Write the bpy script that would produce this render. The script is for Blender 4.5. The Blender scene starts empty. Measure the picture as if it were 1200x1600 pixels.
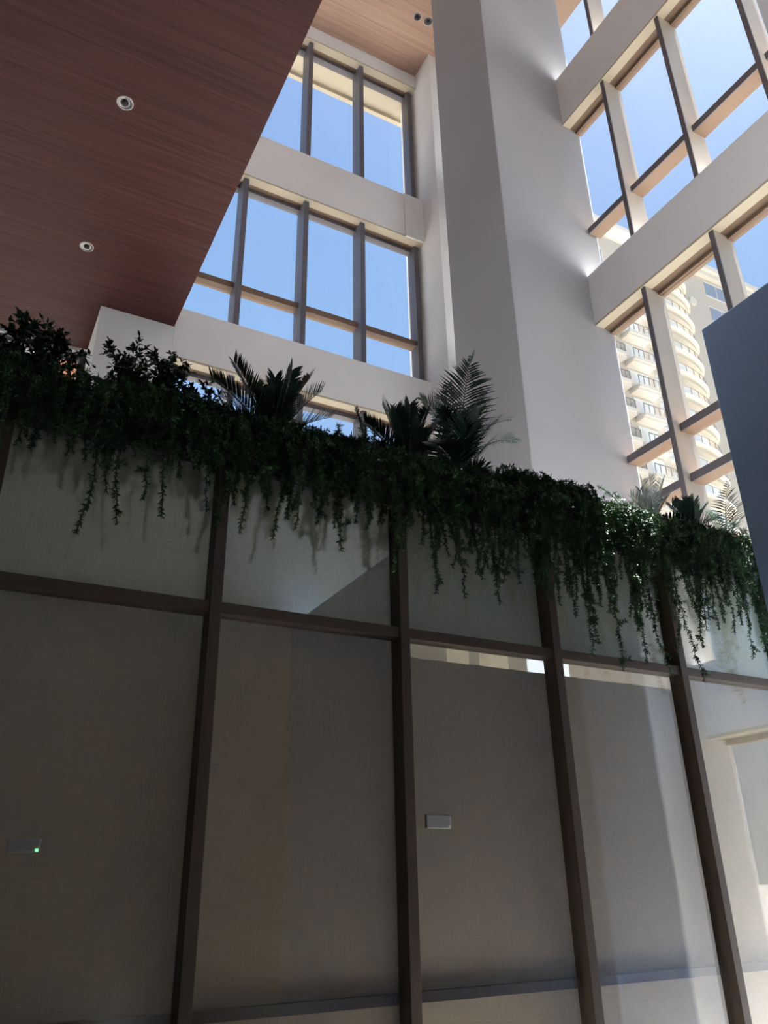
import bpy, math, random
from mathutils import Vector, Matrix

# ------------------------------------------------------------------ camera, sky, sun, exposure
SC = bpy.context.scene
COL = SC.collection
EYE = Vector((0.0, 0.0, 1.5))
F_PX, YAW, PITCH, ROLL = 1238.0, 0.49685, 0.44023, -0.02011
_fw = Vector((math.sin(YAW) * math.cos(PITCH), math.cos(YAW) * math.cos(PITCH), math.sin(PITCH)))
_r0 = Vector((math.cos(YAW), -math.sin(YAW), 0)); _u0 = _r0.cross(_fw)
_cr, _sr = math.cos(ROLL), math.sin(ROLL)
RIGHT = _cr * _r0 + _sr * _u0
UP = -_sr * _r0 + _cr * _u0
cam = bpy.data.cameras.new('camera'); camo = bpy.data.objects.new('camera', cam); COL.objects.link(camo)
cam.sensor_fit = 'VERTICAL'; cam.sensor_height = 32.0; cam.lens = F_PX / 1600 * 32.0
cam.clip_end = 800
M = Matrix((RIGHT, UP, -_fw)).transposed().to_4x4(); M.translation = EYE
camo.matrix_world = M
SC.camera = camo

SC.view_settings.view_transform = 'Standard'; SC.view_settings.look = 'None'
SC.view_settings.gamma = 1.0; SC.view_settings.use_curve_mapping = False
SC.view_settings.exposure = 0.0

SUN_DIR = Vector((0.36, 0.0, 0.93)).normalized()
SUN_POWER = 70.0
SKY_POWER = 1.0
w = bpy.data.worlds.new('sky'); SC.world = w; w.use_nodes = True
nt = w.node_tree; nt.nodes.clear()
def wn(t, **k):
    n = nt.nodes.new(t)
    for a, b in k.items(): setattr(n, a, b)
    return n
_out = wn('ShaderNodeOutputWorld'); _bg = wn('ShaderNodeBackground'); _bg.inputs['Strength'].default_value = SKY_POWER
_tc = wn('ShaderNodeTexCoord'); _sep = wn('ShaderNodeSeparateXYZ'); _rmp = wn('ShaderNodeValToRGB')
nt.links.new(_tc.outputs['Generated'], _sep.inputs[0]); nt.links.new(_sep.outputs['Z'], _rmp.inputs[0])
el = _rmp.color_ramp.elements
el[0].position = 0.0; el[0].color = (0.68, 0.80, 0.96, 1)
el[1].position = 1.0; el[1].color = (0.20, 0.38, 0.82, 1)
e = el.new(0.35); e.color = (0.38, 0.61, 0.95, 1)
e = el.new(0.65); e.color = (0.30, 0.52, 0.91, 1)
_dot = wn('ShaderNodeVectorMath', operation='DOT_PRODUCT'); _dot.inputs[1].default_value = SUN_DIR
nt.links.new(_tc.outputs['Generated'], _dot.inputs[0])
_mx = wn('ShaderNodeMath', operation='MAXIMUM'); _mx.inputs[1].default_value = 0
_pw = wn('ShaderNodeMath', operation='POWER'); _pw.inputs[1].default_value = 14.0
nt.links.new(_dot.outputs['Value'], _mx.inputs[0]); nt.links.new(_mx.outputs[0], _pw.inputs[0])
_mix = wn('ShaderNodeMix', data_type='RGBA', blend_type='ADD')
_mix.inputs['B'].default_value = (1.2, 1.15, 1.05, 1)
nt.links.new(_pw.outputs[0], _mix.inputs['Factor']); nt.links.new(_rmp.outputs[0], _mix.inputs['A'])
nt.links.new(_mix.outputs['Result'], _bg.inputs['Color']); nt.links.new(_bg.outputs[0], _out.inputs[0])

sl = bpy.data.lights.new('sun', 'SUN'); so = bpy.data.objects.new('sun', sl); COL.objects.link(so)
sl.energy = SUN_POWER; sl.angle = 0.0093; sl.color = (0.98, 0.98, 0.98)
so.rotation_euler = SUN_DIR.to_track_quat('Z', 'Y').to_euler(); so.location = (30, 0, 60)

RND = random.Random(11)

# ------------------------------------------------------------------ helpers
def at(x, y, Y):
    """the point of the place seen at photo position (x, y) on the vertical plane at depth Y"""
    d = _fw * F_PX + RIGHT * (x - 600) - UP * (y - 800)
    return EYE + d * (Y / d.y)

class MB:
    def __init__(s): s.v = []; s.f = []; s.m = []
    def quad(s, a, b, c, d, mi=0):
        n = len(s.v); s.v += [tuple(a), tuple(b), tuple(c), tuple(d)]; s.f.append((n, n + 1, n + 2, n + 3)); s.m.append(mi)
    def tri(s, a, b, c, mi=0):
        n = len(s.v); s.v += [tuple(a), tuple(b), tuple(c)]; s.f.append((n, n + 1, n + 2)); s.m.append(mi)
    def box(s, x0, x1, y0, y1, z0, z1, mi=0):
        n = len(s.v)
        s.v += [(x0, y0, z0), (x1, y0, z0), (x1, y1, z0), (x0, y1, z0), (x0, y0, z1), (x1, y0, z1), (x1, y1, z1), (x0, y1, z1)]
        for q in ((3, 2, 1, 0), (4, 5, 6, 7), (0, 1, 5, 4), (1, 2, 6, 5), (2, 3, 7, 6), (3, 0, 4, 7)):
            s.f.append(tuple(n + i for i in q)); s.m.append(mi)
        return s
    def tube(s, pts, rads, k=6, mi=0, cap=True):
        n0 = len(s.v); N = len(pts); pts = [Vector(p) for p in pts]
        if not hasattr(rads, '__len__'): rads = [rads] * N
        for i, p in enumerate(pts):
            t = (pts[min(i + 1, N - 1)] - pts[max(i - 1, 0)]).normalized()
            a = t.cross(Vector((0, 0, 1)) if abs(t.z) < 0.9 else Vector((1, 0, 0))).normalized(); b = t.cross(a)
            for j in range(k):
                an = 2 * math.pi * j / k
                s.v.append(tuple(p + (a * math.cos(an) + b * math.sin(an)) * rads[i]))
        for i in range(N - 1):
            for j in range(k):
                s.f.append((n0 + i * k + j, n0 + i * k + (j + 1) % k, n0 + (i + 1) * k + (j + 1) % k, n0 + (i + 1) * k + j)); s.m.append(mi)
        if cap:
            s.f.append(tuple(n0 + j for j in range(k))[::-1]); s.m.append(mi)
            s.f.append(tuple(n0 + (N - 1) * k + j for j in range(k))); s.m.append(mi)
        return s
    def lathe(s, prof, k=24, mi=0, c=(0, 0, 0)):
        n0 = len(s.v)
        for r, z in prof:
            for j in range(k):
                an = 2 * math.pi * j / k; s.v.append((c[0] + r * math.cos(an), c[1] + r * math.sin(an), c[2] + z))
        for i in range(len(prof) - 1):
            for j in range(k):
                s.f.append((n0 + i * k + j, n0 + i * k + (j + 1) % k, n0 + (i + 1) * k + (j + 1) % k, n0 + (i + 1) * k + j)); s.m.append(mi)
        return s
    def build(s, name, mats, parent=None, smooth=False, bevel=0.0):
        me = bpy.data.meshes.new(name); me.from_pydata(s.v, [], s.f)
        if not isinstance(mats, (list, tuple)): mats = [mats]
        for m in mats: me.materials.append(m)
        if len(mats) > 1: me.polygons.foreach_set('material_index', s.m)
        if smooth: me.polygons.foreach_set('use_smooth', [True] * len(me.polygons))
        me.update()
        o = bpy.data.objects.new(name, me); COL.objects.link(o)
        if parent is not None:
            o.parent = parent
            o.location = tuple(-c for c in parent.location) if parent.type == 'EMPTY' and parent.parent is None else (0, 0, 0)
        if bevel:
            b = o.modifiers.new('edge', 'BEVEL'); b.width = bevel; b.segments = 2; b.limit_method = 'ANGLE'
        return o

def box(name, mat, x0, x1, y0, y1, z0, z1, parent=None, bevel=0.0):
    return MB().box(x0, x1, y0, y1, z0, z1).build(name, mat, parent, bevel=bevel)

def tag(o, label=None, cat=None, group=None, kind=None):
    if label: o['label'] = label
    if cat: o['category'] = cat
    if group: o['group'] = group
    if kind: o['kind'] = kind
    return o

def empty(name, loc=(0, 0, 0)):
    o = bpy.data.objects.new(name, None); o.location = loc; o.empty_display_size = 0.1; COL.objects.link(o); return o

def thing(name, label, cat, loc=(0, 0, 0), group=None, kind=None):
    return tag(empty(name, loc), label, cat, group, kind)

# ------------------------------------------------------------------ materials
def mat(name, col, rough=0.6, metal=0.0, spec=0.5, var=0.0, vscale=3.0, bump=0.0, bscale=60.0, emit=None, estr=0.0):
    m = bpy.data.materials.new(name); m.use_nodes = True; t = m.node_tree; b = t.nodes['Principled BSDF']
    b.inputs['Base Color'].default_value = (*col, 1); b.inputs['Roughness'].default_value = rough
    b.inputs['Metallic'].default_value = metal; b.inputs['Specular IOR Level'].default_value = spec
    if var or bump:
        tc = t.nodes.new('ShaderNodeTexCoord')
    if var:
        n = t.nodes.new('ShaderNodeTexNoise'); n.inputs['Scale'].default_value = vscale; n.inputs['Detail'].default_value = 5
        t.links.new(tc.outputs['Object'], n.inputs['Vector'])
        r = t.nodes.new('ShaderNodeValToRGB'); t.links.new(n.outputs['Fac'], r.inputs[0])
        r.color_ramp.elements[0].position = 0.3; r.color_ramp.elements[1].position = 0.7
        r.color_ramp.elements[0].color = (*[c * (1 - var) for c in col], 1)
        r.color_ramp.elements[1].color = (*[min(1, c * (1 + var)) for c in col], 1)
        t.links.new(r.outputs[0], b.inputs['Base Color'])
    if bump:
        n2 = t.nodes.new('ShaderNodeTexNoise'); n2.inputs['Scale'].default_value = bscale
        t.links.new(tc.outputs['Object'], n2.inputs['Vector'])
        bp = t.nodes.new('ShaderNodeBump'); bp.inputs['Strength'].default_value = bump; bp.inputs['Distance'].default_value = 0.01
        t.links.new(n2.outputs['Fac'], bp.inputs['Height']); t.links.new(bp.outputs[0], b.inputs['Normal'])
    if emit:
        b.inputs['Emission Color'].default_value = (*emit, 1); b.inputs['Emission Strength'].default_value = estr
    return m

def glass_mat(name, ior, tint=(1, 1, 1), smear=0.0):
    m = bpy.data.materials.new(name); m.use_nodes = True; t = m.node_tree; t.nodes.clear()
    o = t.nodes.new('ShaderNodeOutputMaterial'); tr = t.nodes.new('ShaderNodeBsdfTransparent'); tr.inputs[0].default_value = (*tint, 1)
    g = t.nodes.new('ShaderNodeBsdfGlossy'); g.inputs['Roughness'].default_value = 0.0
    f = t.nodes.new('ShaderNodeFresnel'); ge = t.nodes.new('ShaderNodeNewGeometry'); mr = t.nodes.new('ShaderNodeMapRange')
    mr.inputs['To Min'].default_value = ior; mr.inputs['To Max'].default_value = 1 / ior      # same reflectance from both sides of the sheet
    t.links.new(ge.outputs['Backfacing'], mr.inputs['Value']); t.links.new(mr.outputs[0], f.inputs['IOR'])
    mx = t.nodes.new('ShaderNodeMixShader')
    t.links.new(f.outputs[0], mx.inputs[0]); t.links.new(tr.outputs[0], mx.inputs[1]); t.links.new(g.outputs[0], mx.inputs[2])
    last = mx
    if smear:
        tc = t.nodes.new('ShaderNodeTexCoord'); n = t.nodes.new('ShaderNodeTexNoise'); n.inputs['Scale'].default_value = 1.7; n.inputs['Detail'].default_value = 9
        n.inputs['Distortion'].default_value = 1.5
        t.links.new(tc.outputs['Object'], n.inputs['Vector'])
        r = t.nodes.new('ShaderNodeValToRGB'); t.links.new(n.outputs['Fac'], r.inputs[0])
        r.color_ramp.elements[0].position = 0.5; r.color_ramp.elements[0].color = (0, 0, 0, 1)
        r.color_ramp.elements[1].position = 0.8; r.color_ramp.elements[1].color = (smear,) * 3 + (1,)
        d = t.nodes.new('ShaderNodeBsdfDiffuse'); d.inputs[0].default_value = (0.7, 0.72, 0.68, 1)
        m2 = t.nodes.new('ShaderNodeMixShader'); t.links.new(r.outputs[0], m2.inputs[0]); t.links.new(mx.outputs[0], m2.inputs[1]); t.links.new(d.outputs[0], m2.inputs[2])
        last = m2
    t.links.new(last.outputs[0], o.inputs[0])
    return m

def wood_mat(name, dark, light, rough=0.45):
    m = bpy.data.materials.new(name); m.use_nodes = True; t = m.node_tree; b = t.nodes['Principled BSDF']
    tc = t.nodes.new('ShaderNodeTexCoord'); mp = t.nodes.new('ShaderNodeMapping'); mp.inputs['Scale'].default_value = (0.55, 26.0, 1.0)
    t.links.new(tc.outputs['Object'], mp.inputs[0])
    n = t.nodes.new('ShaderNodeTexNoise'); n.inputs['Scale'].default_value = 1.0; n.inputs['Detail'].default_value = 7; n.inputs['Roughness'].default_value = 0.65
    t.links.new(mp.outputs[0], n.inputs['Vector'])
    r = t.nodes.new('ShaderNodeValToRGB'); r.color_ramp.elements[0].position = 0.32; r.color_ramp.elements[1].position = 0.68
    r.color_ramp.elements[0].color = (*dark, 1); r.color_ramp.elements[1].color = (*light, 1)
    t.links.new(n.outputs['Fac'], r.inputs[0])
    # broad board-to-board tone
    mp2 = t.nodes.new('ShaderNodeMapping'); mp2.inputs['Scale'].default_value = (0.25, 2.2, 1.0); t.links.new(tc.outputs['Object'], mp2.inputs[0])
    n2 = t.nodes.new('ShaderNodeTexNoise'); n2.inputs['Scale'].default_value = 1.0; n2.inputs['Detail'].default_value = 2; t.links.new(mp2.outputs[0], n2.inputs['Vector'])
    mr = t.nodes.new('ShaderNodeMapRange'); mr.inputs['To Min'].default_value = 0.75; mr.inputs['To Max'].default_value = 1.25; t.links.new(n2.outputs['Fac'], mr.inputs['Value'])
    mu = t.nodes.new('ShaderNodeMix'); mu.data_type = 'RGBA'; mu.blend_type = 'MULTIPLY'; mu.inputs['Factor'].default_value = 1
    cb = t.nodes.new('ShaderNodeCombineColor')
    for i in range(3): t.links.new(mr.outputs[0], cb.inputs[i])
    t.links.new(r.outputs[0], mu.inputs['A']); t.links.new(cb.outputs[0], mu.inputs['B'])
    t.links.new(mu.outputs['Result'], b.inputs['Base Color'])
    b.inputs['Roughness'].default_value = rough; b.inputs['Specular IOR Level'].default_value = 0.12
    return m

def fabric_mat(name, col, through=0.0):
    m = bpy.data.materials.new(name); m.use_nodes = True; t = m.node_tree; b = t.nodes['Principled BSDF']
    b.inputs['Roughness'].default_value = 0.95; b.inputs['Specular IOR Level'].default_value = 0.1
    tc = t.nodes.new('ShaderNodeTexCoord'); outs = []
    for sc in ((420, 420, 14), (14, 420, 420)):
        mp = t.nodes.new('ShaderNodeMapping'); mp.inputs['Scale'].default_value = sc; t.links.new(tc.outputs['Object'], mp.inputs[0])
        n = t.nodes.new('ShaderNodeTexNoise'); n.inputs['Scale'].default_value = 0.6; n.inputs['Detail'].default_value = 3; t.links.new(mp.outputs[0], n.inputs['Vector']); outs.append(n)
    ad = t.nodes.new('ShaderNodeMath'); ad.operation = 'ADD'; t.links.new(outs[0].outputs['Fac'], ad.inputs[0]); t.links.new(outs[1].outputs['Fac'], ad.inputs[1])
    r = t.nodes.new('ShaderNodeMapRange'); r.inputs['From Min'].default_value = 0.6; r.inputs['From Max'].default_value = 1.4
    r.inputs['To Min'].default_value = 0.86; r.inputs['To Max'].default_value = 1.14; t.links.new(ad.outputs[0], r.inputs['Value'])
    cb = t.nodes.new('ShaderNodeVectorMath'); cb.operation = 'SCALE'; cb.inputs[0].default_value = col; t.links.new(r.outputs[0], cb.inputs['Scale'])
    t.links.new(cb.outputs[0], b.inputs['Base Color'])
    if through:
        tr = t.nodes.new('ShaderNodeBsdfTransparent'); mx = t.nodes.new('ShaderNodeMixShader'); mx.inputs[0].default_value = through
        t.links.new(b.outputs[0], mx.inputs[1]); t.links.new(tr.outputs[0], mx.inputs[2]); t.links.new(mx.outputs[0], t.nodes['Material Output'].inputs[0])
    return m

def leaf_mat(name, a, b_, rough=0.5):
    m = bpy.data.materials.new(name); m.use_nodes = True; t = m.node_tree; b = t.nodes['Principled BSDF']
    tc = t.nodes.new('ShaderNodeTexCoord'); n = t.nodes.new('ShaderNodeTexNoise'); n.inputs['Scale'].default_value = 9; n.inputs['Detail'].default_value = 4
    t.links.new(tc.outputs['Object'], n.inputs['Vector'])
    r = t.nodes.new('ShaderNodeValToRGB'); r.color_ramp.elements[0].position = 0.35; r.color_ramp.elements[1].position = 0.65
    r.color_ramp.elements[0].color = (*a, 1); r.color_ramp.elements[1].color = (*b_, 1)
    t.links.new(n.outputs['Fac'], r.inputs[0]); t.links.new(r.outputs[0], b.inputs['Base Color'])
    b.inputs['Roughness'].default_value = rough; b.inputs['Specular IOR Level'].default_value = 0.15
    return m

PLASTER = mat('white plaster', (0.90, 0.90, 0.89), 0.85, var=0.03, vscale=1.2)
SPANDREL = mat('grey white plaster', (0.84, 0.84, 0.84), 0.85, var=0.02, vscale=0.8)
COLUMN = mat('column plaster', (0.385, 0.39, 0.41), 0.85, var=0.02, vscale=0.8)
CREAM = mat('cream soffit paint', (0.56, 0.49, 0.36), 0.8)
METAL = mat('champagne window metal', (0.44, 0.40, 0.34), 0.45, var=0.04, vscale=2)
DKMETAL = mat('dark bronze window metal', (0.12, 0.11, 0.12), 0.45)
GMETAL = mat('grey bronze window metal', (0.13, 0.13, 0.16), 0.45)
SOFFIT = mat('beige brown soffit board', (0.22, 0.145, 0.095), 0.7)
BROWN = mat('brown painted partition metal', (0.075, 0.052, 0.037), 0.5, var=0.08, vscale=4)
FLOOR = mat('pale stone floor', (0.68, 0.68, 0.68), 0.6, var=0.06, vscale=1.5)
GROUND = mat('pale paving', (0.10, 0.094, 0.085), 0.9, var=0.08, vscale=0.3)
HALLW = mat('pale hall wall paint', (0.34, 0.35, 0.32), 0.8)
WALLW = mat('warm wall paint', (0.36, 0.30, 0.25), 0.8)
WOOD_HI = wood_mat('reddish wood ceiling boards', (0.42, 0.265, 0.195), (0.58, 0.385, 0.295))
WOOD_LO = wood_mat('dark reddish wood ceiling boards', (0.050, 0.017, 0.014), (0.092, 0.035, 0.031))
GLASS = glass_mat('clear window glass', 1.28)
PGLASS = glass_mat('reflective partition glass', 2.2, smear=0.06)
BLIND = fabric_mat('grey brown screen fabric', (0.54, 0.45, 0.31))
SHEER = fabric_mat('pale green grey screen fabric', (0.86, 0.88, 0.66), 0.06)
HEM = mat('grey brown hem bar', (0.11, 0.09, 0.075), 0.5)
DARKPANEL = mat('dark slate blue panel', (0.31, 0.46, 0.70), 0.4, spec=0.4, var=0.05, vscale=1.0)
SOIL = mat('potting soil', (0.03, 0.022, 0.016), 1.0, var=0.3, vscale=20)
CHROME = mat('polished reflector', (0.22, 0.21, 0.21), 0.15, metal=1.0)
RING = mat('satin ring', (0.62, 0.58, 0.55), 0.4)
BLACK = mat('black lamp well', (0.01, 0.01, 0.01), 0.6)
PLASTIC = mat('grey plastic', (0.30, 0.30, 0.28), 0.4)
LED = mat('green led', (0.05, 0.6, 0.1), 0.4, emit=(0.15, 1.0, 0.25), estr=3.0)
SKY_GLOW = mat('glow in place of sky', (0.8, 0.85, 0.9), 0.4, emit=(0.75, 0.87, 1.0), estr=0.9)  # emission replaces a patch of bright sky, not a lamp
APT = mat('cream tower render', (0.52, 0.47, 0.39), 0.9, var=0.03, vscale=0.1)
APTW = mat('white balcony edge', (0.64, 0.60, 0.52), 0.85)
APTG = mat('balcony glazing', (0.62, 0.66, 0.66), 0.25, var=0.1, vscale=0.4)
APTD = mat('tower window glass', (0.25, 0.30, 0.36), 0.15)
APTR = mat('thin balcony railing', (0.20, 0.18, 0.17), 0.6)
ORANGE = mat('orange brick render', (0.62, 0.25, 0.12), 0.9, var=0.1, vscale=0.6)
L_VINE = leaf_mat('trailing fern green', (0.023, 0.057, 0.023), (0.085, 0.162, 0.067))
L_PALM = leaf_mat('palm green', (0.015, 0.039, 0.024), (0.045, 0.090, 0.048), 0.4)
L_SAGO = leaf_mat('sago dark green', (0.011, 0.025, 0.017), (0.031, 0.059, 0.036), 0.35)
L_SHRUB = leaf_mat('small oval leaf green', (0.014, 0.031, 0.014), (0.049, 0.087, 0.039), 0.45)
L_GREY = leaf_mat('grey green fern', (0.16, 0.20, 0.18), (0.42, 0.48, 0.44), 0.5)
STEM = mat('green brown stem', (0.035, 0.035, 0.018), 0.7)

def structure(o, label=None):
    o['kind'] = 'structure'
    if label: o['label'] = label
    return o

# ------------------------------------------------------------------ setting: ground, floor, ceilings
XF, XG = 6.0, 6.27          # inner face and glass plane of the right facade
YB, YG = 8.4, 8.68          # inner face and glass plane of the back wall
Z_LOW, Z_HIGH = 8.01, 15.19
REAR = -11.0; LEFT = -9.0
SP = [(2.63, 3.30), (7.60, 8.37), (11.09, 12.02)]     # spandrel bands
structure(box('ground', GROUND, -150, 250, -150, 250, -0.5, -0.21), 'pale paved ground outside the hall')
structure(box('floor', FLOOR, LEFT - 0.3, XF + 0.45, REAR - 0.3, 9.75, -0.2, 0.0), 'pale stone hall floor')
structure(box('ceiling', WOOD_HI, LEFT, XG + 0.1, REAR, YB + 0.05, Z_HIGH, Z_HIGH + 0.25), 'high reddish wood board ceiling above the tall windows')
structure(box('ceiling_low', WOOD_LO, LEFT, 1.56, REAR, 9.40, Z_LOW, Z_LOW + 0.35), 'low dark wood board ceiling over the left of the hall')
structure(box('ceiling_roof', SOFFIT, LEFT - 0.3, XG + 1.1, REAR - 0.3, 9.22, Z_HIGH + 0.25, Z_HIGH + 0.5), 'roof slab above the wood ceiling, right overhang added as a sunshade')  # overhang past the right glazing added to keep sun off the floor
structure(box('wall_left', WALLW, LEFT - 0.3, LEFT, REAR, 9.7, 0, Z_LOW + 0.35), 'warm grey wall on the far left')
structure(box('wall_left_upper', PLASTER, LEFT - 0.3, LEFT, REAR, 9.7, Z_LOW + 0.352, Z_HIGH + 0.25), 'unseen far left wall above the low ceiling, whitened to bounce light')  # out of view, made white to throw light on the column's left face
structure(box('mezzanine_bounce_slab', FLOOR, LEFT, 1.50, REAR, 8.39, Z_LOW + 0.352, Z_LOW + 0.40), 'unseen pale slab added on the low ceiling to bounce light')  # added out of view as a pale reflector over the dark boards

# ------------------------------------------------------------------ right facade
def window_along_y(name, label, z0, z1, y0, y1, mull, trans, parent=None):
    t = structure(thing(name, label, None, (XG, (y0 + y1) / 2, z0)))
    ys = [y0] + mull + [y1]
    fr = MB()
    fr.box(XG - 0.04, XG + 0.06, y0, y1, z1 - 0.04, z1); fr.box(XG - 0.05, XG + 0.06, y0, y1, z0, z0 + 0.05)
    fr.build('frame', SOFFIT, t)
    for y in mull:
        m = box('mullion', METAL, XF + 0.03, XG + 0.05, y - 0.025, y + 0.025, z0, z1, t)
        box('mullion_cap', DKMETAL, XF + 0.015, XF + 0.0299, y - 0.028, y + 0.028, z0, z1, m)
    for a, b in zip(ys[:-1], ys[1:]):
        for z in trans:
            tb = box('transom', SOFFIT, XG - 0.13, XG + 0.05, a + 0.025, b - 0.025, z - 0.045, z + 0.045, t)
            box('transom_cap', DKMETAL, XG - 0.145, XG - 0.1301, a + 0.025, b - 0.025, z - 0.045, z + 0.045, tb)
        box('glass_pane', GLASS, XG - 0.006, XG + 0.006, a + 0.02, b - 0.02, z0 + 0.04, z1 - 0.04, t)
    return t

wr = structure(thing('wall_right', 'white right wall of deep spandrel bands between window rows', None, (XF, 0, 0)))
def band(parent, z0, z1, y0, y1):
    b = box('spandrel_band', SPANDREL, XF, XG + 0.07, y0, y1, z0 + 0.03, z1, parent)
    box('soffit', CREAM, XF, XF + 0.13, y0, y1, z0, z0 + 0.03, b)
    box('soffit_edge', SOFFIT, XF + 0.13, XG + 0.07, y0, y1, z0 + 0.005, z0 + 0.03, b)
Y_END = YG + 0.3
for z0, z1 in SP: band(wr, z0, z1, REAR, Y_END)
band(wr, 14.84, Z_HIGH, REAR, Y_END)
box('sill', COLUMN, XF, XG + 0.5, REAR, Y_END, 0, 0.25, wr)
def mull_range(y0, y1): return [round(4.81 - 0.966 * k, 3) for k in range(23, -7, -1) if y0 + 0.15 < 4.81 - 0.966 * k < y1 - 0.15]
bays = [(2.15, 5.58), (-2.98, 0.93), (-7.15, -3.32), (6.8, 7.9)]
n = 0
for bi, (a, b) in enumerate(bays):
    for ri, (z0, z1, tr) in enumerate(((0.25, SP[0][0], []), (SP[0][1], SP[1][0], [5.17, 5.76]), (SP[1][1], SP[2][0], [9.16]), (SP[2][1], 14.84, []))):
        n += 1
        where = ['between the white column and the dark pillar', 'behind the dark pillar', 'far behind the dark pillar', 'beyond the white column'][bi]
        row = ['lowest', 'second', 'third', 'top'][ri]
        window_along_y('window_%d' % n, '%s row of right wall glazing %s' % (row, where), z0, z1, a, b, mull_range(a, b), tr)
# the columns of the right wall
def column(label, x0, x1, y0, y1, m=None):
    return structure(box('column', m or COLUMN, x0, x1, y0, y1, 0, Z_HIGH, bevel=0.012), label)
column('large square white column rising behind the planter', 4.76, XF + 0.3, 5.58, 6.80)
column('white column of the right wall near the dark pillar', 4.76, XF + 0.3, 0.93, 2.15, PLASTER)  # whiter than the other columns, in place of sun falling on it
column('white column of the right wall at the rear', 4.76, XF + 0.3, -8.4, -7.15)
structure(box('trim_1', PLASTER, 5.40, XG + 0.5, 7.9, YG + 0.3, 0, Z_HIGH), 'white corner pilaster where the back and right walls meet')

# ------------------------------------------------------------------ back wall
wb = structure(thing('wall_back', 'white back wall of spandrel bands between window rows', None, (3.4, YB, 0)))
def bandb(z0, z1, x0=1.57, x1=5.40, y0=YB):
    b = box('spandrel_band', PLASTER, x0, x1, y0, YG + 0.07, z0 + 0.03, z1, wb)
    box('soffit', CREAM, x0, x1, y0, y0 + 0.14, z0, z0 + 0.03, b)
    box('soffit_edge', SOFFIT, x0, x1, y0 + 0.14, YG + 0.07, z0 + 0.005, z0 + 0.03, b)
for z0, z1 in ((7.54, 8.33), (11.08, 12.02), (14.84, Z_HIGH)): bandb(z0, z1)
box('sill', PLASTER, 1.57, 5.40, YB, YG + 0.35, 0, 0.25, wb)
box('end_block', PLASTER, 5.05, 5.415, YB - 0.025, YB, 11.08, 12.02, wb)
box('upper_wall', PLASTER, LEFT, 1.57, YB, YG + 0.3, 8.36, Z_HIGH, wb)
def window_along_x(name, label, z0, z1, x0, x1, mull, trans, yg=YG, yi=YB, jamb=True):
    t = structure(thing(name, label, None, ((x0 + x1) / 2, yg, z0)))
    xs = [x0] + mull + [x1]
    fr = MB(); fr.box(x0, x1, yg - 0.06, yg + 0.05, z1 - 0.06, z1); fr.box(x0, x1, yg - 0.06, yg + 0.05, z0, z0 + 0.04)
    if jamb: fr.box(x1 - 0.08, x1, yg - 0.16, yg + 0.05, z0, z1); fr.box(x0, x0 + 0.08, yg - 0.16, yg + 0.05, z0, z1)
    fr.build('frame', DKMETAL, t)
    for x in mull:
        box('mullion', GMETAL, x - 0.04, x + 0.04, yi + 0.05, yg + 0.05, z0, z1, t)
    for a, b in zip(xs[:-1], xs[1:]):
        for z in trans: box('transom', SOFFIT, a + 0.04, b - 0.04, yg - 0.10, yg + 0.05, z - 0.05, z + 0.05, t)
        box('glass_pane', GLASS, a + 0.03, b - 0.03, yg - 0.006, yg + 0.006, z0 + 0.03, z1 - 0.03, t)
    return t
mb = [2.37, 3.335, 4.30]
window_along_x('window_17', 'lowest window row of the back wall seen through the plants', 0.25, 7.54, 1.57, 5.36, mb, [2.65, 5.17])
window_along_x('window_18', 'middle window row of the back wall with a low crossbar', 8.33, 11.08, 1.57, 5.36, mb, [9.13])
window_along_x('window_19', 'top window row of the back wall under the eave', 12.02, 14.84, 1.57, 5.36, mb, [])
structure(box('trim_2', PLASTER, 0.66, 1.60, YB + 0.004, 9.6, 0, Z_LOW), 'white square column standing under the low ceiling at the back')
structure(MB().box(0.5, XG + 0.6, YG + 0.08, 9.2, 14.86, Z_HIGH + 0.24).box(0.5, XG + 0.6, 9.12, 9.2, 14.78, 14.86).build('trim_3', CREAM), 'cream eave outside the top back windows')
# recessed bay at the left, under the low ceiling
wl = structure(thing('wall_recess', 'recessed back wall at the left under the low ceiling', None, (-4, 9.4, 0)))
box('lintel_band', PLASTER, LEFT, 0.66, 9.42, 9.7, 7.97, Z_LOW + 0.4, wl)
box('sill', PLASTER, LEFT, 0.66, 9.38, 9.7, 0, 0.25, wl)
window_along_x('window_20', 'bright windows of the recessed wall behind the left shrubs', 0.25, 7.97, LEFT, 0.66, [-7.8, -6.6, -5.4, -4.2, -3.0, -1.8, -0.6], [2.65, 5.17], yg=9.55, yi=9.38)
# unseen rear walls: solid below, glazing added above to light the hall
structure(box('wall_hall', HALLW, LEFT, XF + 0.45, -3.3, -3.0, 0, Z_LOW - 0.002), 'dim wall of the hall just behind the viewpoint')
wq = structure(thing('wall_rear', 'unseen rear wall behind the viewpoint with openings added for light', None, (0, REAR, 0)))
box('solid_panel', WALLW, LEFT, XG + 0.5, REAR - 0.3, REAR, 0, 8.37, wq)
box('spandrel_band', PLASTER, LEFT, XG + 0.5, REAR - 0.3, REAR, 11.09, 12.02, wq)
box('top_band', PLASTER, LEFT, XG + 0.5, REAR - 0.3, REAR, 14.84, Z_HIGH, wq)
window_along_x('window_21', 'third row of glazing added to the unseen rear wall for light', 8.37, 11.09, LEFT, XG, [-7 + 1.9 * k for k in range(7)], [], yg=REAR - 0.1, yi=REAR - 0.2)
window_along_x('window_22', 'top row of glazing added to the unseen rear wall for light', 12.02, 14.84, LEFT, XG, [-7 + 1.9 * k for k in range(7)], [], yg=REAR - 0.1, yi=REAR - 0.2)

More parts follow.
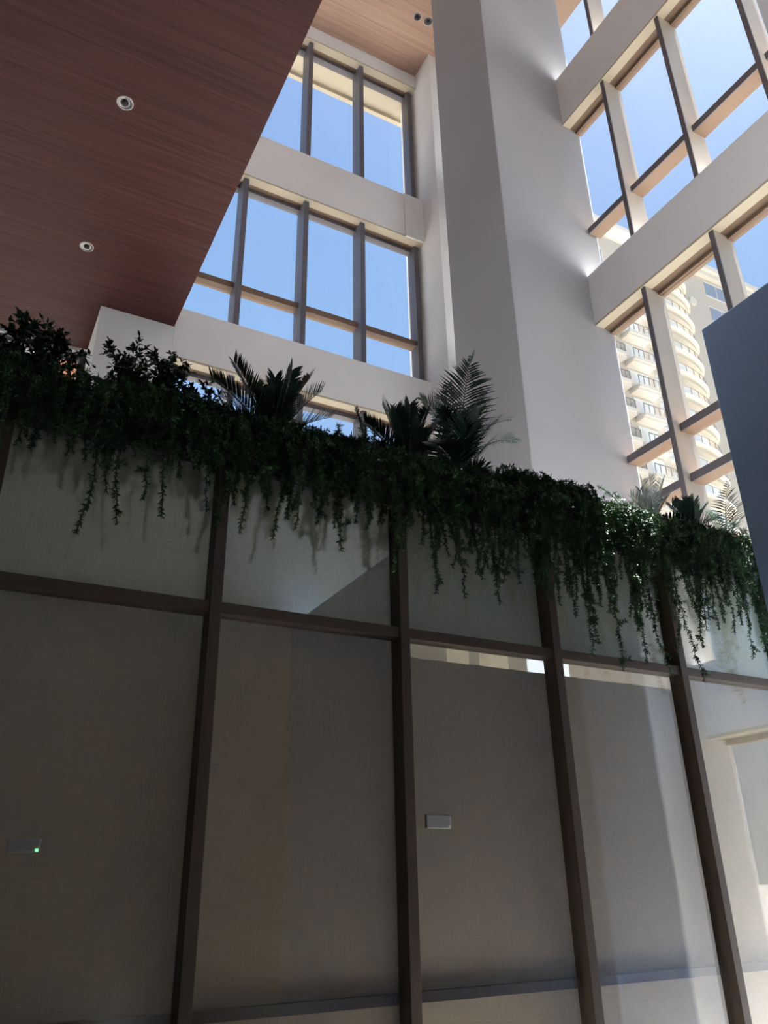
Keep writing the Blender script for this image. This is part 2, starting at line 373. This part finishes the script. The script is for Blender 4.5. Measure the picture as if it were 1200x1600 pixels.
# ------------------------------------------------------------------ glass partition
YP = 3.6
gp = structure(thing('glass_partition', 'brown framed glass partition with drawn screen blinds under the planter', None, (2, YP, 0)))
MX = [-0.030 + 1.0345 * (k) for k in range(6)] + [5.9]
Z_TR, Z_RAIL, Z_TOP = 2.72, 1.035, 3.48
for x in MX:
    box('mullion', BROWN, x - 0.028, x + 0.028, YP - 0.05, YP + 0.06, 0, Z_TOP, gp, bevel=0.002)
for a, b in zip(MX[:-1], MX[1:]):
    box('transom', BROWN, a + 0.028, b - 0.028, YP - 0.035, YP + 0.055, Z_TR - 0.028, Z_TR + 0.028, gp, bevel=0.002)
    box('rail', BROWN, a + 0.03, b - 0.03, YP + 0.035, YP + 0.075, Z_RAIL - 0.022, Z_RAIL + 0.022, gp)
    box('base_rail', BROWN, a + 0.028, b - 0.028, YP - 0.03, YP + 0.05, 0, 0.12, gp)
    box('glass_pane', PGLASS, a + 0.02, b - 0.02, YP + 0.006, YP + 0.018, 0.10, Z_TR - 0.02, gp)
    box('transom_pane', PGLASS, a + 0.02, b - 0.02, YP + 0.006, YP + 0.018, Z_TR + 0.02, Z_TOP, gp)
structure(box('wall_front', WALLW, -3.1, -0.06, YP - 0.05, YP + 0.1, 0, Z_TOP), 'plain wall left of the glass partition')
# room behind the partition
rm = structure(thing('wall_glass_room', 'plain walls and roof of the glazed room under the planter', None, (2, 5.2, 0)))
box('roof_slab', PLASTER, -3.1, 5.9, YP + 0.72, 5.4, Z_TOP + 0.005, 3.60, rm)
box('trough_bed', PLASTER, -3.1, 5.9, YP + 0.10, YP + 0.72, Z_TOP + 0.005, 3.58, rm)
rb = MB()
for x0, x1 in ((-3.1, 3.36), (3.57, 3.67), (3.96, 4.15), (4.61, 5.9)): rb.box(x0, x1, 5.2, 5.3, 0, Z_TOP)
rb.build('rear_wall', mat('dim room wall', (0.42, 0.38, 0.31), 0.8), rm)
bd = MB()
for x0, x1 in ((3.36, 3.57), (3.67, 3.96)): bd.box(x0, x1, 5.2, 5.28, 0, Z_TOP)
bd.build('painted_reflection', mat('painted pale reflection', (0.8, 0.72, 0.58), 0.7), rm)  # pale strips stand in for windows reflected in the glass
lp = tag(box('sky_patch_glow', SKY_GLOW, 4.165, 4.60, 5.20, 5.26, 3.0, 3.44), 'made up glow standing in for sky in the gap above the blinds', 'light')  # added glow where sky shows; the room has no such lamp

# ------------------------------------------------------------------ roller blinds
for i, (a, b) in enumerate(zip(MX[:-1], MX[1:])):
    t = thing('roller_blind', 'grey brown screen blind drawn down %s' % ['behind the leftmost tall pane, which has the green light', 'behind the second tall pane from the left', 'behind the third tall pane, with the pale switch box',
              'behind the fourth tall pane, half darkened by a reflection', 'behind the brightest tall pane at the right edge', 'behind the last pane by the right wall'][i], 'blind', ((a + b) / 2, YP + 0.12, 0), 'blinds in the tall panes')
    box('fabric', BLIND, a + 0.001, b - 0.001, YP + 0.082, YP + 0.086, 0.05, 2.625 if i in (2, 3) else 2.715, t)
    MB().tube([(a + 0.002, YP + 0.09, 0.06), (b - 0.002, YP + 0.09, 0.06)], 0.010, 8).build('hem_bar', HEM, t)
    t = thing('roller_blind', 'pale green grey screen blind %s' % ['in the leftmost short pane under the planter', 'in the second short pane from the left under the planter', 'in the third short pane under the planter',
              'in the fourth short pane under the planter', 'in the short pane with bright sky reflected in it', 'in the last short pane by the right wall'][i], 'blind', ((a + b) / 2, YP + 0.09, Z_TR), 'blinds in the short top panes')
    box('fabric', SHEER, a + 0.001, b - 0.001, YP + 0.066, YP + 0.069, Z_TR - 0.02, Z_TOP, t)
    MB().tube([(a + 0.002, YP + 0.10, Z_TOP - 0.03), (b - 0.002, YP + 0.10, Z_TOP - 0.03)], 0.02, 8).build('roller', HEM, t)

# small boxes fixed to the glass
def glass_box(label, x0, x1, z0, z1, led):
    t = thing('switch_box', label, 'switch box', ((x0 + x1) / 2, YP, z0))
    box('housing', PLASTIC, x0, x1, YP - 0.016, YP + 0.006, z0, z1, t, bevel=0.006)
    if led:
        MB().box(x1 - 0.018, x1 - 0.008, YP - 0.02, YP - 0.016, z0 + 0.004, z0 + 0.012).build('indicator_light', LED, t)['label'] = 'small green indicator light'
    else:
        MB().box(x1 - 0.014, x1 - 0.008, YP - 0.018, YP - 0.016, z0 + 0.008, z0 + 0.014).build('indicator_dot', PLASTER, t)
glass_box('pale grey switch box on the third pane from the left', 2.146, 2.290, 1.748, 1.815, False)
glass_box('dim grey switch box with a green light on the leftmost pane', 0.272, 0.392, 1.640, 1.692, True)

# ------------------------------------------------------------------ dark pillar at the right
dp = thing('dark_pillar', 'tall dark slate blue panel pillar at the right edge before the glass', 'pillar', (4.33, 0.9, 0))
box('panel', DARKPANEL, 4.0, 4.66, -2.98, 2.80, 0, 4.88, dp, bevel=0.01)

# ------------------------------------------------------------------ planter
pl = thing('planter_trough', 'long dark planter trough on top of the glass partition', 'planter', (1.6, 3.9, Z_TOP))
tr = MB()
tr.box(-3.1, 5.9, YP - 0.04, YP + 0.0, Z_TOP + 0.002, 3.73); tr.box(-3.1, 5.9, YP + 0.66, YP + 0.70, 3.605, 3.73)
tr.box(-3.1, -3.06, YP, YP + 0.66, 3.605, 3.73); tr.box(5.86, 5.9, YP, YP + 0.66, 3.605, 3.73)
tr.build('trough', mat('dark planter metal', (0.03, 0.026, 0.022), 0.6), pl)
box('soil', SOIL, -3.06, 5.86, YP + 0.0, YP + 0.66, 3.605, 3.70, pl)

# ------------------------------------------------------------------ plants
def bez(p0, p1, p2, t): return p0 * (1 - t) ** 2 + p1 * (2 * t * (1 - t)) + p2 * t * t
def bezd(p0, p1, p2, t): return ((p1 - p0) * (1 - t) + (p2 - p1) * t).normalized()

def leaflet(mb, p, d, L, W, droop, up, mi=0, seg=3):
    """one narrow leaf, bent by droop, as a tapered strip with a keel"""
    d = d.normalized(); side = d.cross(up)
    side = side.normalized() if side.length > 1e-4 else Vector((1, 0, 0))
    prev = None; q = p.copy(); dd = d.copy()
    prof = [0.35, 1.0, 0.8, 0.04] if seg == 3 else ([0.5, 1.0, 0.04] if seg == 2 else [0.6, 0.05])
    for i in range(seg + 1):
        wv = side * (W * 0.5 * prof[i])
        cur = (q - wv, q + wv)
        if prev: mb.quad(prev[0], prev[1], cur[1], cur[0], mi)
        prev = cur
        q = q + dd * (L / seg); dd = (dd + Vector((0, 0, -droop))).normalized()

def frond(parent, p0, p1, p2, n, L, W, matl, droop, fwd=0.5, vee=0.3, bare=0.12, prof='palm', name='frond', rr=0.006, rnd=RND):
    mb = MB(); N = 14
    pts = [bez(p0, p1, p2, i / N) for i in range(N + 1)]
    mb.tube(pts, [rr * (1 - 0.8 * i / N) for i in range(N + 1)], 5, 1)
    view = Vector((rnd.uniform(-.5, .5), -1, 0.6)).normalized()
    for i in range(n):
        t = bare + (1 - bare) * (i + 0.5) / n
        p = bez(p0, p1, p2, t); d = bezd(p0, p1, p2, t)
        s = d.cross(Vector((0, 0, 1)))
        if s.length < 0.25: s = d.cross(view)
        s.normalize(); up = s.cross(d).normalized()
        u = (t - bare) / (1 - bare)
        k = (0.55 + 0.45 * math.sin(math.pi * min(1, u * 1.15 + 0.1))) if prof == 'palm' else (0.45 + 0.55 * math.sin(math.pi * (0.15 + 0.75 * u)))
        if prof == 'palm': k *= 1 - 0.55 * max(0, u - 0.6) / 0.4
        for sg in (-1, 1):
            dr = (s * sg + d * (fwd + 0.6 * u) + up * vee).normalized() + Vector((rnd.uniform(-.06, .06), rnd.uniform(-.06, .06), rnd.uniform(-.06, .06)))
            leaflet(mb, p, dr, L * k * rnd.uniform(0.9, 1.08), W, droop, up)
    return mb.build(name, [matl, STEM], parent, smooth=False)

def strand(parent, pts, matl, per_m, L, W, rnd, name='trailing_stem', spread=1.0, twigs=9):
    """a thin stem through pts, with short side twigs, set with small leaves all round"""
    mb = MB(); pts = [Vector(p) for p in pts]; n = len(pts)
    mb.tube(pts, [0.0028] * n, 4, 1)
    def clothe(a, b, k):
        seg = b - a; d = seg.normalized()
        for i in range(k):
            p = a + seg * rnd.random(); an = rnd.uniform(0, 6.283)
            s = d.cross(Vector((math.cos(an), math.sin(an), 0.31))).normalized()
            dr = (s * spread + d * rnd.uniform(0.2, 0.9)).normalized()
            leaflet(mb, p, dr, L * rnd.uniform(0.6, 1.25), W * rnd.uniform(0.8, 1.2), 0.12, Vector((rnd.uniform(-1, 1), rnd.uniform(-1, 1), rnd.uniform(-1, 1))), 0, 2)
    for a, b in zip(pts[:-1], pts[1:]): clothe(a, b, max(1, int((b - a).length * per_m)))
    for q in range(int(twigs * (n / 9))):
        u = rnd.random() ** 1.2; a = pts[min(n - 2, int(u * (n - 1)))]
        e = a + Vector((rnd.uniform(-1, 1), rnd.uniform(-.75, .25), rnd.uniform(-.9, .35))) * rnd.uniform(0.04, 0.11) * (1.15 - 0.7 * u)
        e.y = min(e.y, YP - 0.056) if a.y < YP - 0.056 else e.y
        mb.tube([a, e], 0.0014, 3, 1); clothe(a, e, int(((e - a).length) * per_m * 1.1) + 2)
    return mb.build(name, [matl, STEM], parent)

def trail_points(x, y0, z_end, rise, rnd, out=None):
    """over the rim and down"""
    out = out if out is not None else rnd.uniform(0.05, 0.17)
    P = [Vector((x, y0, 3.69))]
    x1 = x + rnd.uniform(-.07, .07)
    P.append(Vector((x * .5 + x1 * .5, (y0 + YP) / 2 - 0.02, 3.76 + rise)))
    P.append(Vector((x1, YP - 0.04 - out * .55, 3.75 + rise * 0.75)))
    P.append(Vector((x1 + rnd.uniform(-.02, .02), YP - 0.045 - out, 3.66 + rise * 0.3)))
    z = 3.60; xx = x1; sway = rnd.uniform(-.05, .05)
    while z > z_end:
        xx += sway * 0.3 + rnd.uniform(-.016, .016)
        P.append(Vector((xx, YP - 0.05 - out * (0.75 + 0.25 * rnd.random()), z))); z -= 0.075
    return P

def trailing_plant(label, x0, x1, reach, n_short, longs, seed, rise=0.06, per_m=430, L=0.022, W=0.0062, matl=L_VINE, top=(0.02, 0.14)):
    rnd = random.Random(seed); xc = (x0 + x1) / 2
    t = thing('trailing_fern', label, 'plant', (xc, YP + 0.12, 3.70), 'trailing ferns spilling over the planter edge')
    for i in range(n_short):
        x = x0 + (x1 - x0) * (i + rnd.random()) / n_short
        f = rnd.random() ** 2.0
        strand(t, trail_points(x, YP + rnd.uniform(0.04, 0.25), 3.56 - reach * (0.35 + 0.65 * f), rise * rnd.uniform(0.2, 1.5) + rnd.uniform(*top) * 0.5, rnd), matl, per_m, L, W, rnd)
    for x, zend in longs:
        strand(t, trail_points(x, YP + 0.06, zend, rise * 0.5, rnd, out=0.12), matl, per_m * 0.85, L * 1.1, W * 1.1, rnd)
    return t

TR = [  # label, x0, x1, reach, strands, long strands (x, lowest z)
 ('dark trailing fern at the far left end of the planter', -0.75, -0.15, 0.42, 18, []),
 ('trailing fern with one long leafy strand dangling farthest down at the left', -0.15, 0.42, 0.34, 18, [(0.41, 3.03), (0.37, 3.12), (0.33, 3.25)]),
 ('trailing fern with a short pointed strand, second from the left', 0.42, 0.82, 0.33, 15, [(0.67, 3.22), (0.70, 3.30)]),
 ('sparse trailing fern left of the leftmost visible mullion', 0.80, 1.06, 0.30, 10, [(0.98, 3.26)]),
 ('trailing fern hanging down beside the leftmost visible mullion', 1.06, 1.36, 0.40, 13, [(1.15, 3.22), (1.20, 3.18)]),
 ('trailing fern under the big sago palm', 1.36, 1.64, 0.42, 12, [(1.40, 3.2)]),
 ('trailing fern under the feathery ferns', 1.64, 1.98, 0.40, 14, [(1.66, 3.16)]),
 ('trailing fern spilling in front of the second visible mullion', 1.98, 2.32, 0.50, 15, [(2.18, 3.12)]),
 ('trailing fern hanging below the tall feather palm', 2.32, 2.66, 0.58, 17, [(2.42, 3.03), (2.56, 2.98)]),
 ('trailing fern below the drooping right fronds of the feather palm', 2.66, 3.02, 0.60, 19, [(2.86, 3.0)]),
 ('bushy trailing fern heaped in front of the white column', 3.02, 3.42, 0.62, 24, [(3.36, 2.98)]),
 ('bushy trailing fern with the lowest dangling strand, right of the third mullion', 3.42, 3.82, 0.66, 24, [(3.62, 2.86), (3.70, 2.74), (3.78, 2.70)]),
 ('bushy trailing fern beside the grey leaved plant', 3.82, 4.22, 0.68, 22, [(3.98, 2.78), (4.10, 2.72)]),
 ('trailing fern hanging over the right hand mullion', 4.22, 4.60, 0.68, 18, [(4.24, 2.70), (4.42, 2.84)]),
 ('trailing fern under the thin feather palm frond at the right', 4.60, 5.00, 0.62, 18, [(4.7, 2.9)]),
 ('trailing fern over the bright reflected sky at the right edge', 5.00, 5.60, 0.75, 22, [(5.2, 2.8), (5.35, 2.72)]),
]
for i, (lab, x0, x1, reach, ns, longs) in enumerate(TR):
    big = i in (10, 11)
    K = 0.915                                              # the strands hang nearer than the planter's middle
    x0, x1 = x0 * K, x1 * K; longs = [(a * K, 1.5 + (b - 1.5) * K) for a, b in longs]
    trailing_plant(lab, x0, x1, reach, int(ns * (2.0 if i < 7 else 1.5)), longs, 100 + i, rise=0.08 if big else 0.03, top=(0.02, 0.16) if big else (0.0, 0.05))

def shrub(label, x, y, branches, seed, n_per=150, L=0.031, W=0.014):
    rnd = random.Random(seed)
    t = thing('arching_shrub', label, 'plant', (x, y, 3.70))
    base = Vector((x, y, 3.69))
    for tip, lift in branches:
        tip = Vector(tip); b0 = base + Vector((rnd.uniform(-.12, .12), rnd.uniform(-.05, .05), 0))
        mid = (b0 + tip) / 2 + Vector((0, 0, lift)); mb = MB()
        N = 12; pts = [bez(b0, mid, tip, i / N) for i in range(N + 1)]
        mb.tube(pts, [0.006 * (1 - .8 * i / N) for i in range(N + 1)], 5, 1)
        for j in range(24):
            tt = 0.25 + 0.75 * (j + rnd.random()) / 24; p = bez(b0, mid, tip, tt); d = bezd(b0, mid, tip, tt)
            tw = (d * 0.6 + Vector((rnd.uniform(-1, 1), rnd.uniform(-1, 1), rnd.uniform(-.5, .6)))).normalized(); tl = rnd.uniform(0.06, 0.15) * (1.15 - 0.6 * tt)
            e = p + tw * tl + Vector((0, 0, -0.02)); mb.tube([p, (p + e) / 2 + Vector((0, 0, 0.006)), e], [0.002, 0.0015, 0.001], 3, 1)
            for q in range(9):
                pp = p + (e - p) * ((q + 0.7) / 9); ld = (tw * 0.7 + Vector((rnd.uniform(-1, 1), rnd.uniform(-1, 1), rnd.uniform(-.9, .6)))).normalized()
                leaflet(mb, pp, ld, L * rnd.uniform(0.7, 1.2), W * rnd.uniform(0.8, 1.2), 0.1, Vector((rnd.uniform(-.5, .5), rnd.uniform(-.5, .5), 1)), 0, 3)
        mb.build('branch', [L_SHRUB, STEM], t)
    return t
def tips(lst, rnd): return [(at(px, py, YP + rnd.uniform(0.02, 0.42)), lift) for px, py, lift in lst]
rs = random.Random(5)
shrub('tall arching small leaved shrub at the far left of the planter', -0.02, 3.86, tips([(40, 492, .12), (75, 505, .1), (128, 560, .2), (100, 530, .12), (10, 560, .1), (-20, 540, .1), (60, 560, .1), (30, 600, .1), (110, 600, .1), (-30, 610, .1), (150, 610, .12), (80, 620, .08), (0, 640, .05), (120, 640, .05), (-50, 580, .1), (55, 500, .16), (92, 520, .2), (20, 515, .1), (72, 530, .14), (35, 535, .1), (0, 540, .08), (45, 580, .1), (-15, 570, .08)], rs), 21, L=0.035, W=0.016)
shrub('arching small leaved shrub in front of the white column at the left', 0.62, 3.88, tips([(170, 545, .12), (200, 560, .15), (215, 540, .12), (255, 570, .16), (290, 575, .18), (160, 600, .1), (230, 600, .1), (270, 620, .1), (300, 610, .12), (185, 630, .06), (320, 640, .08), (240, 650, .05), (150, 655, .05), (210, 590, .1), (182, 562, .14), (242, 556, .2), (276, 562, .2), (225, 575, .14), (195, 585, .12), (255, 595, .16), (285, 600, .16)], rs), 22, L=0.034, W=0.015)
shrub('low small leaved shrub between the arching shrub and the big sago palm', 1.0, 3.92, tips([(290, 610, .1), (320, 600, .1), (335, 640, .08), (300, 660, .05), (345, 665, .05), (275, 655, .05)], rs), 23)

def sago(label, bx, bz, by, tipl, seed, matl=L_SAGO, L=0.13, n=50, W=0.012):
    rnd = random.Random(seed)
    t = thing('sago_palm', label, 'plant', (bx, by, 3.70))
    tk = MB(); tk.tube([(bx, by, 3.66), (bx, by, bz * .5 + 1.85), (bx, by, bz)], [0.06, 0.065, 0.03], 10); tk.build('trunk', STEM, t)
    for px, py, lift, dy in tipl:
        tip = at(px, py, by + dy); b0 = Vector((bx, by, bz - 0.02))
        mid = (b0 + tip) / 2 + Vector((0, 0, lift)) + Vector(((b0 - tip).x * 0.15, 0, 0))
        frond(t, b0, mid, tip, n, L, W, matl, 0.03, fwd=0.85, vee=0.7, bare=0.1, prof='sago', rnd=rnd)
    return t
sago('large sago palm with stiff upright fronds, left of the feathery ferns', 1.36, 3.86, 3.86, [(372, 570, .02, .1), (330, 590, .05, .0), (365, 566, .0, -.1), (430, 590, .0, .15), (456, 578, .0, -.05), (485, 590, .02, .1), (502, 612, .04, -.1), (518, 652, .05, .0), (310, 640, .08, -.1), (345, 620, .06, .2), (470, 690, .04, -.15), (400, 600, .0, .2)], 31)
sago('sago palm with a dark fan of fronds left of the feather palm', 2.27, 3.84, 3.84, [(597, 632, .02, .1), (618, 640, .0, -.1), (640, 632, .0, .1), (655, 665, .04, -.05), (610, 640, .02, .2), (690, 660, .06, .0), (700, 690, .06, -.1), (570, 660, .06, 0), (590, 700, .05, -.15), (668, 640, .02, .15)], 32)
sago('pale sago palm with upright feathery fronds at the right', 4.42, 3.92, 3.86, [(1003, 752, .0, .05), (1015, 748, .0, -.05), (1035, 750, .0, .1), (985, 775, .03, 0), (1045, 775, .03, 0), (1000, 765, .02, .15)], 33, L_GREY, 0.10, 26, 0.008)
sago('dark sago palm right of the pale one, below the window mullion', 4.84, 3.93, 3.86, [(1050, 790, .03, 0), (1065, 785, .02, .1), (1085, 785, .02, -.1), (1100, 795, .04, .05), (1112, 815, .06, -.1), (1040, 810, .05, -.1), (1120, 830, .06, 0), (1075, 780, .0, .2)], 34, L_SAGO, 0.13, 26)

def feather_palm(label, bx, by, tipl, seed, L=0.26, n=32, W=0.0165):
    rnd = random.Random(seed)
    t = thing('feather_palm', label, 'plant', (bx, by, 3.70))
    for k in range(3):
        sx = bx + (k - 1) * 0.05
        MB().tube([(sx, by, 3.66), (sx + 0.01 * (k - 1), by, 3.8), (sx + 0.02 * (k - 1), by, 3.95)], [0.016, 0.013, 0.008], 8).build('cane', STEM, t)
    for px, py, lift, dy, sc in tipl:
        tip = at(px, py, by + dy); b0 = Vector((bx + rnd.uniform(-.05, .05), by, 3.85))
        mid = (b0 + tip) / 2 + Vector(((b0 - tip).x * 0.25, 0, lift))
        frond(t, b0, mid, tip, int(n * (0.5 + 0.5 * sc)), L * sc, W, L_PALM, 0.14, fwd=0.55, vee=0.2, bare=0.25, rnd=rnd)
    return t
feather_palm('tall feather palm with a high upright frond before the white column', 2.68, 3.88, [(737, 556, .06, .0, 1.0), (658, 622, .22, .1, .85), (778, 655, .12, -.1, .9), (808, 690, .24, .05, .8), (700, 600, .1, .2, .8), (772, 740, .14, -.2, .7), (670, 690, .14, -.2, .8), (760, 610, .1, .25, .75), (690, 640, .14, -.1, .8), (800, 655, .2, .15, .8), (745, 640, .1, -.2, .8)], 41)
feather_palm('slender feather palm with thin pale fronds by the dark pillar', 5.28, 3.92, [(1138, 752, .05, .05, .75), (1185, 800, .14, .0, .7), (1165, 780, .1, .2, .7), (1110, 800, .12, .1, .65), (1190, 850, .1, -.1, .6), (1150, 820, .1, -.1, .6)], 42, L=0.22, n=22, W=0.011)

def foxtail(label, bx, by, plumes, seed, matl=L_VINE):
    rnd = random.Random(seed)
    t = thing('foxtail_fern', label, 'plant', (bx, by, 3.70))
    for px, py, lift, dy, rad in plumes:
        tip = at(px, py, by + dy); b0 = Vector((bx + rnd.uniform(-.04, .04), by, 3.69)); mid = (b0 + tip) / 2 + Vector((0, 0, lift))
        mb = MB(); N = 10; pts = [bez(b0, mid, tip, i / N) for i in range(N + 1)]; mb.tube(pts, [0.004] * N + [0.001], 4, 1)
        for i in range(330):
            tt = rnd.random() ** 0.8; p = bez(b0, mid, tip, tt); d = bezd(b0, mid, tip, tt)
            s = Vector((rnd.gauss(0, 1), rnd.gauss(0, 1), rnd.gauss(0, 1))).normalized()
            leaflet(mb, p, s + d * 0.6, rad * (1.1 - 0.7 * tt) * rnd.uniform(0.6, 1.2), 0.005, 0.02, Vector((rnd.uniform(-1, 1), rnd.uniform(-1, 1), 1)), 0, 2)
        mb.build('plume', [matl, STEM], t)
    return t
foxtail('spiky feathery fern, low and round, right of the big sago palm', 1.76, 3.86, [(530, 665, .04, 0, .08), (505, 690, .06, -.1, .07), (550, 680, .04, .1, .07), (520, 705, .02, -.15, .06), (490, 700, .06, .1, .06), (560, 700, .05, -.1, .06)], 51)
foxtail('feathery fern with one thick upright plume, left of the sago fan', 1.98, 3.82, [(557, 636, .02, .0, .06), (585, 670, .05, -.1, .07), (570, 660, .04, .1, .07), (610, 700, .08, -.15, .08), (625, 705, .06, -.2, .07)], 52)
foxtail('pale grey leaved fern drooping over the planter beside the pale sago palm', 4.00, 3.63, [(985, 790, .1, -.15, .05), (1020, 835, .12, -.25, .04), (960, 770, .1, -.1, .05), (1010, 800, .1, -.2, .045), (935, 760, .12, .0, .05), (1040, 815, .1, -.2, .04)], 53, L_GREY)
foxtail('dark feathery fern at the top of the heap right of the white column corner', 3.45, 3.84, [(850, 748, .05, 0, .08), (875, 752, .05, -.1, .08), (830, 755, .05, .1, .08), (900, 760, .06, -.1, .08), (860, 765, .05, .1, .08)], 54)

# ------------------------------------------------------------------ recessed downlights
def downlight(label, x, y, z, r, group):
    t = thing('downlight', label, 'downlight', (x, y, z), group)
    MB().lathe([(r, 0), (r, -0.006), (r * 0.95, -0.008), (r * 0.89, -0.006), (r * 0.87, -0.001)], 28, c=(x, y, z)).build('trim_ring', RING, t, smooth=True)
    MB().lathe([(r * 0.88, -0.0005), (r * 0.70, -0.003), (r * 0.42, -0.0012)], 28, c=(x, y, z)).build('reflector', CHROME, t, smooth=True)
    MB().lathe([(r * 0.43, -0.001), (r * 0.40, -0.012), (r * 0.22, -0.022), (0.002, -0.024)], 20, c=(x, y, z)).build('lamp', BLACK, t, smooth=True)
downlight('round downlight in the low ceiling, nearer one', 0.34, 5.43, Z_LOW, 0.075, 'downlights in the low ceiling')
downlight('round downlight in the low ceiling, farther one close above the shrubs', 0.335, 7.45, Z_LOW, 0.075, 'downlights in the low ceiling')
downlight('small downlight high in the upper ceiling, left of a pair', 4.87, 7.40, Z_HIGH, 0.075, 'downlights in the high ceiling')
downlight('small downlight high in the upper ceiling, right of a pair beside the column', 5.08, 7.38, Z_HIGH, 0.085, 'downlights in the high ceiling')

# ------------------------------------------------------------------ apartment tower outside
ap = thing('apartment_tower', 'tall cream apartment tower with stacked balconies outside the right windows', 'building', (60, 48, -0.2))
YW, YM = 42.0, 49.0
FW, FM = 3.087, 2.965
box('wing_wall', APT, 45.75, 53.2, YW + 1.2, 58, -0.2, 61.2, ap)
box('main_wall', APT, 50.5, 100, YM + 1.0, 72, -0.2, 71.0, ap)
cn = MB(); cn.box(50.0, 100.5, YM + 0.4, 72, 71.0, 71.7).box(49.7, 101, YM + 0.0, 72, 71.7, 72.4); cn.build('cornice', APTW, ap)
cn = MB(); cn.box(45.5, 49.4, YW + 0.8, 58, 61.2, 61.5).box(45.3, 49.5, YW + 0.5, 58, 61.5, 61.9); cn.build('cornice', APTW, ap)
def railing(mb, x0, x1, y, z, h=0.95, step=0.55):
    mb.box(x0, x1, y - 0.03, y + 0.03, z + h - 0.06, z + h); k = int((x1 - x0) / step)
    for i in range(k + 1):
        xx = x0 + (x1 - x0) * i / max(1, k); mb.box(xx - 0.025, xx + 0.025, y - 0.025, y + 0.025, z, z + h)
for f in range(8, 20):
    z = 1.5 + (2.502 - 1.5) * YW + (f - 14) * FW
    if z > 59: continue
    for (x0, x1) in ((45.8, 48.6), (49.6, 52.2)):
        s = MB(); s.box(x0, x1, YW, YW + 1.2, z - 1.35, z - 1.0).box(x0 - 0.1, x1 + 0.1, YW + 0.15, YW + 1.2, z - 1.6, z - 1.35)
        b = s.build('balcony', APTW, ap)
        r = MB(); railing(r, x0 + 0.05, x1, YW + 0.08, z - 1.0); r.build('railing', APTR, b)
        box('post', APTW, x0 - 0.75, x0 - 0.15, YW + 0.3, YW + 1.2, z - 1.0, z + 0.1, b)
        g = box('window', APTG, x0 + 0.1, x1 - 0.1, YW + 1.12, YW + 1.19, z - 0.95, z + 1.2, ap)
def arc_slab(cx, cy, rx, ry, z0, z1, n=16):
    mb = MB(); P = [(cx + rx * math.cos(math.pi + math.pi * i / n), cy + ry * math.sin(math.pi + math.pi * i / n)) for i in range(n + 1)]
    for (a, b) in zip(P[:-1], P[1:]): mb.quad((*a, z0), (*b, z0), (*b, z1), (*a, z1)); mb.tri((*a, z0), (cx, cy, z0), (*b, z0)); mb.tri((*a, z1), (*b, z1), (cx, cy, z1))
    return mb, P
CX, RX, RY = 62.0, 7.2, 3.0
for f in range(6, 19):
    z = 1.5 + (2.683 - 1.5) * (YM - RY + 1.0) + (f - 15) * FM
    if z > 67: continue
    mb, P = arc_slab(CX, YM + 1.0, RX, RY, z - 0.28, z + 0.12); b = mb.build('curved_balcony', APTW, ap)
    m2, _ = arc_slab(CX, YM + 1.0, RX - 0.35, RY - 0.3, z - 0.75, z - 0.28); m2.build('balcony_base', APT, b)
    r = MB()
    Q = [(CX + (p[0] - CX) * .97, YM + 1.0 + (p[1] - YM - 1.0) * .97) for p in P]
    r.tube([(*q, z + 1.05) for q in Q], 0.035, 4)
    for q in Q: r.box(q[0] - 0.025, q[0] + 0.025, q[1] - 0.025, q[1] + 0.025, z + 0.1, z + 1.05)
    r.build('railing', APTR, b)
    m3, _ = arc_slab(CX, YM + 1.0, RX - 1.3, RY - 1.0, z + 0.12, z + FM - 0.75); m3.build('bay_glazing', APTG, ap)
# flat part to the right of the bay
for f in range(5):
    z = 67.4 - f * 4.0
    for x0 in (74.1, 83.0, 92.0):
        wd = MB(); wd.box(x0 - 0.15, x0 + 4.15, YM + 0.92, YM + 1.0, z + 2.9, z + 3.1).box(x0 - 0.15, x0 + 4.15, YM + 0.92, YM + 1.0, z + 0.7, z + 0.85).box(x0 + 1.95, x0 + 2.05, YM + 0.92, YM + 1.0, z + 0.8, z + 3.0)
        wo = wd.build('window', APTW, ap); box('pane', APTD, x0, x0 + 4, YM + 0.95, YM + 0.99, z + 0.8, z + 3.0, wo)
MB().tube([(71.0, YM + 1.02, 66.0), (71.0, YM + 0.75, 66.0)], 0.6, 20).build('round_vent', APTW, ap)
# low wing roof window seen in the upper glazing
wd = MB(); wd.box(46.9, 48.9, YW + 1.1, YW + 1.2, 56.0, 59.3); wo = wd.build('window', APTW, ap); box('pane', APTD, 47.05, 48.75, YW + 1.06, YW + 1.1, 56.2, 59.1, wo)

ob = thing('brick_building', 'orange brick building glimpsed through the shrubs at the left', 'building', (2.3, 33, -0.2))
box('wall', ORANGE, 1.3, 3.4, 30, 36, -0.2, 26, ob)
for k in range(7): box('window', APTD, 2.0, 3.0, 29.93, 30.0, 4 + k * 3, 5.6 + k * 3, ob)

pb = thing('pale_building', 'pale grey building seen in scraps behind the leftmost shrub', 'building', (-5, 36, -0.2))
box('wall', APTW, -16, 1.2, 34, 40, -0.2, 30, pb)
for k in range(8):
    for x0 in (-5.5, -3.2, -0.9): box('window', APTD, x0, x0 + 1.2, 33.93, 34.0, 4 + k * 3, 5.7 + k * 3, pb)
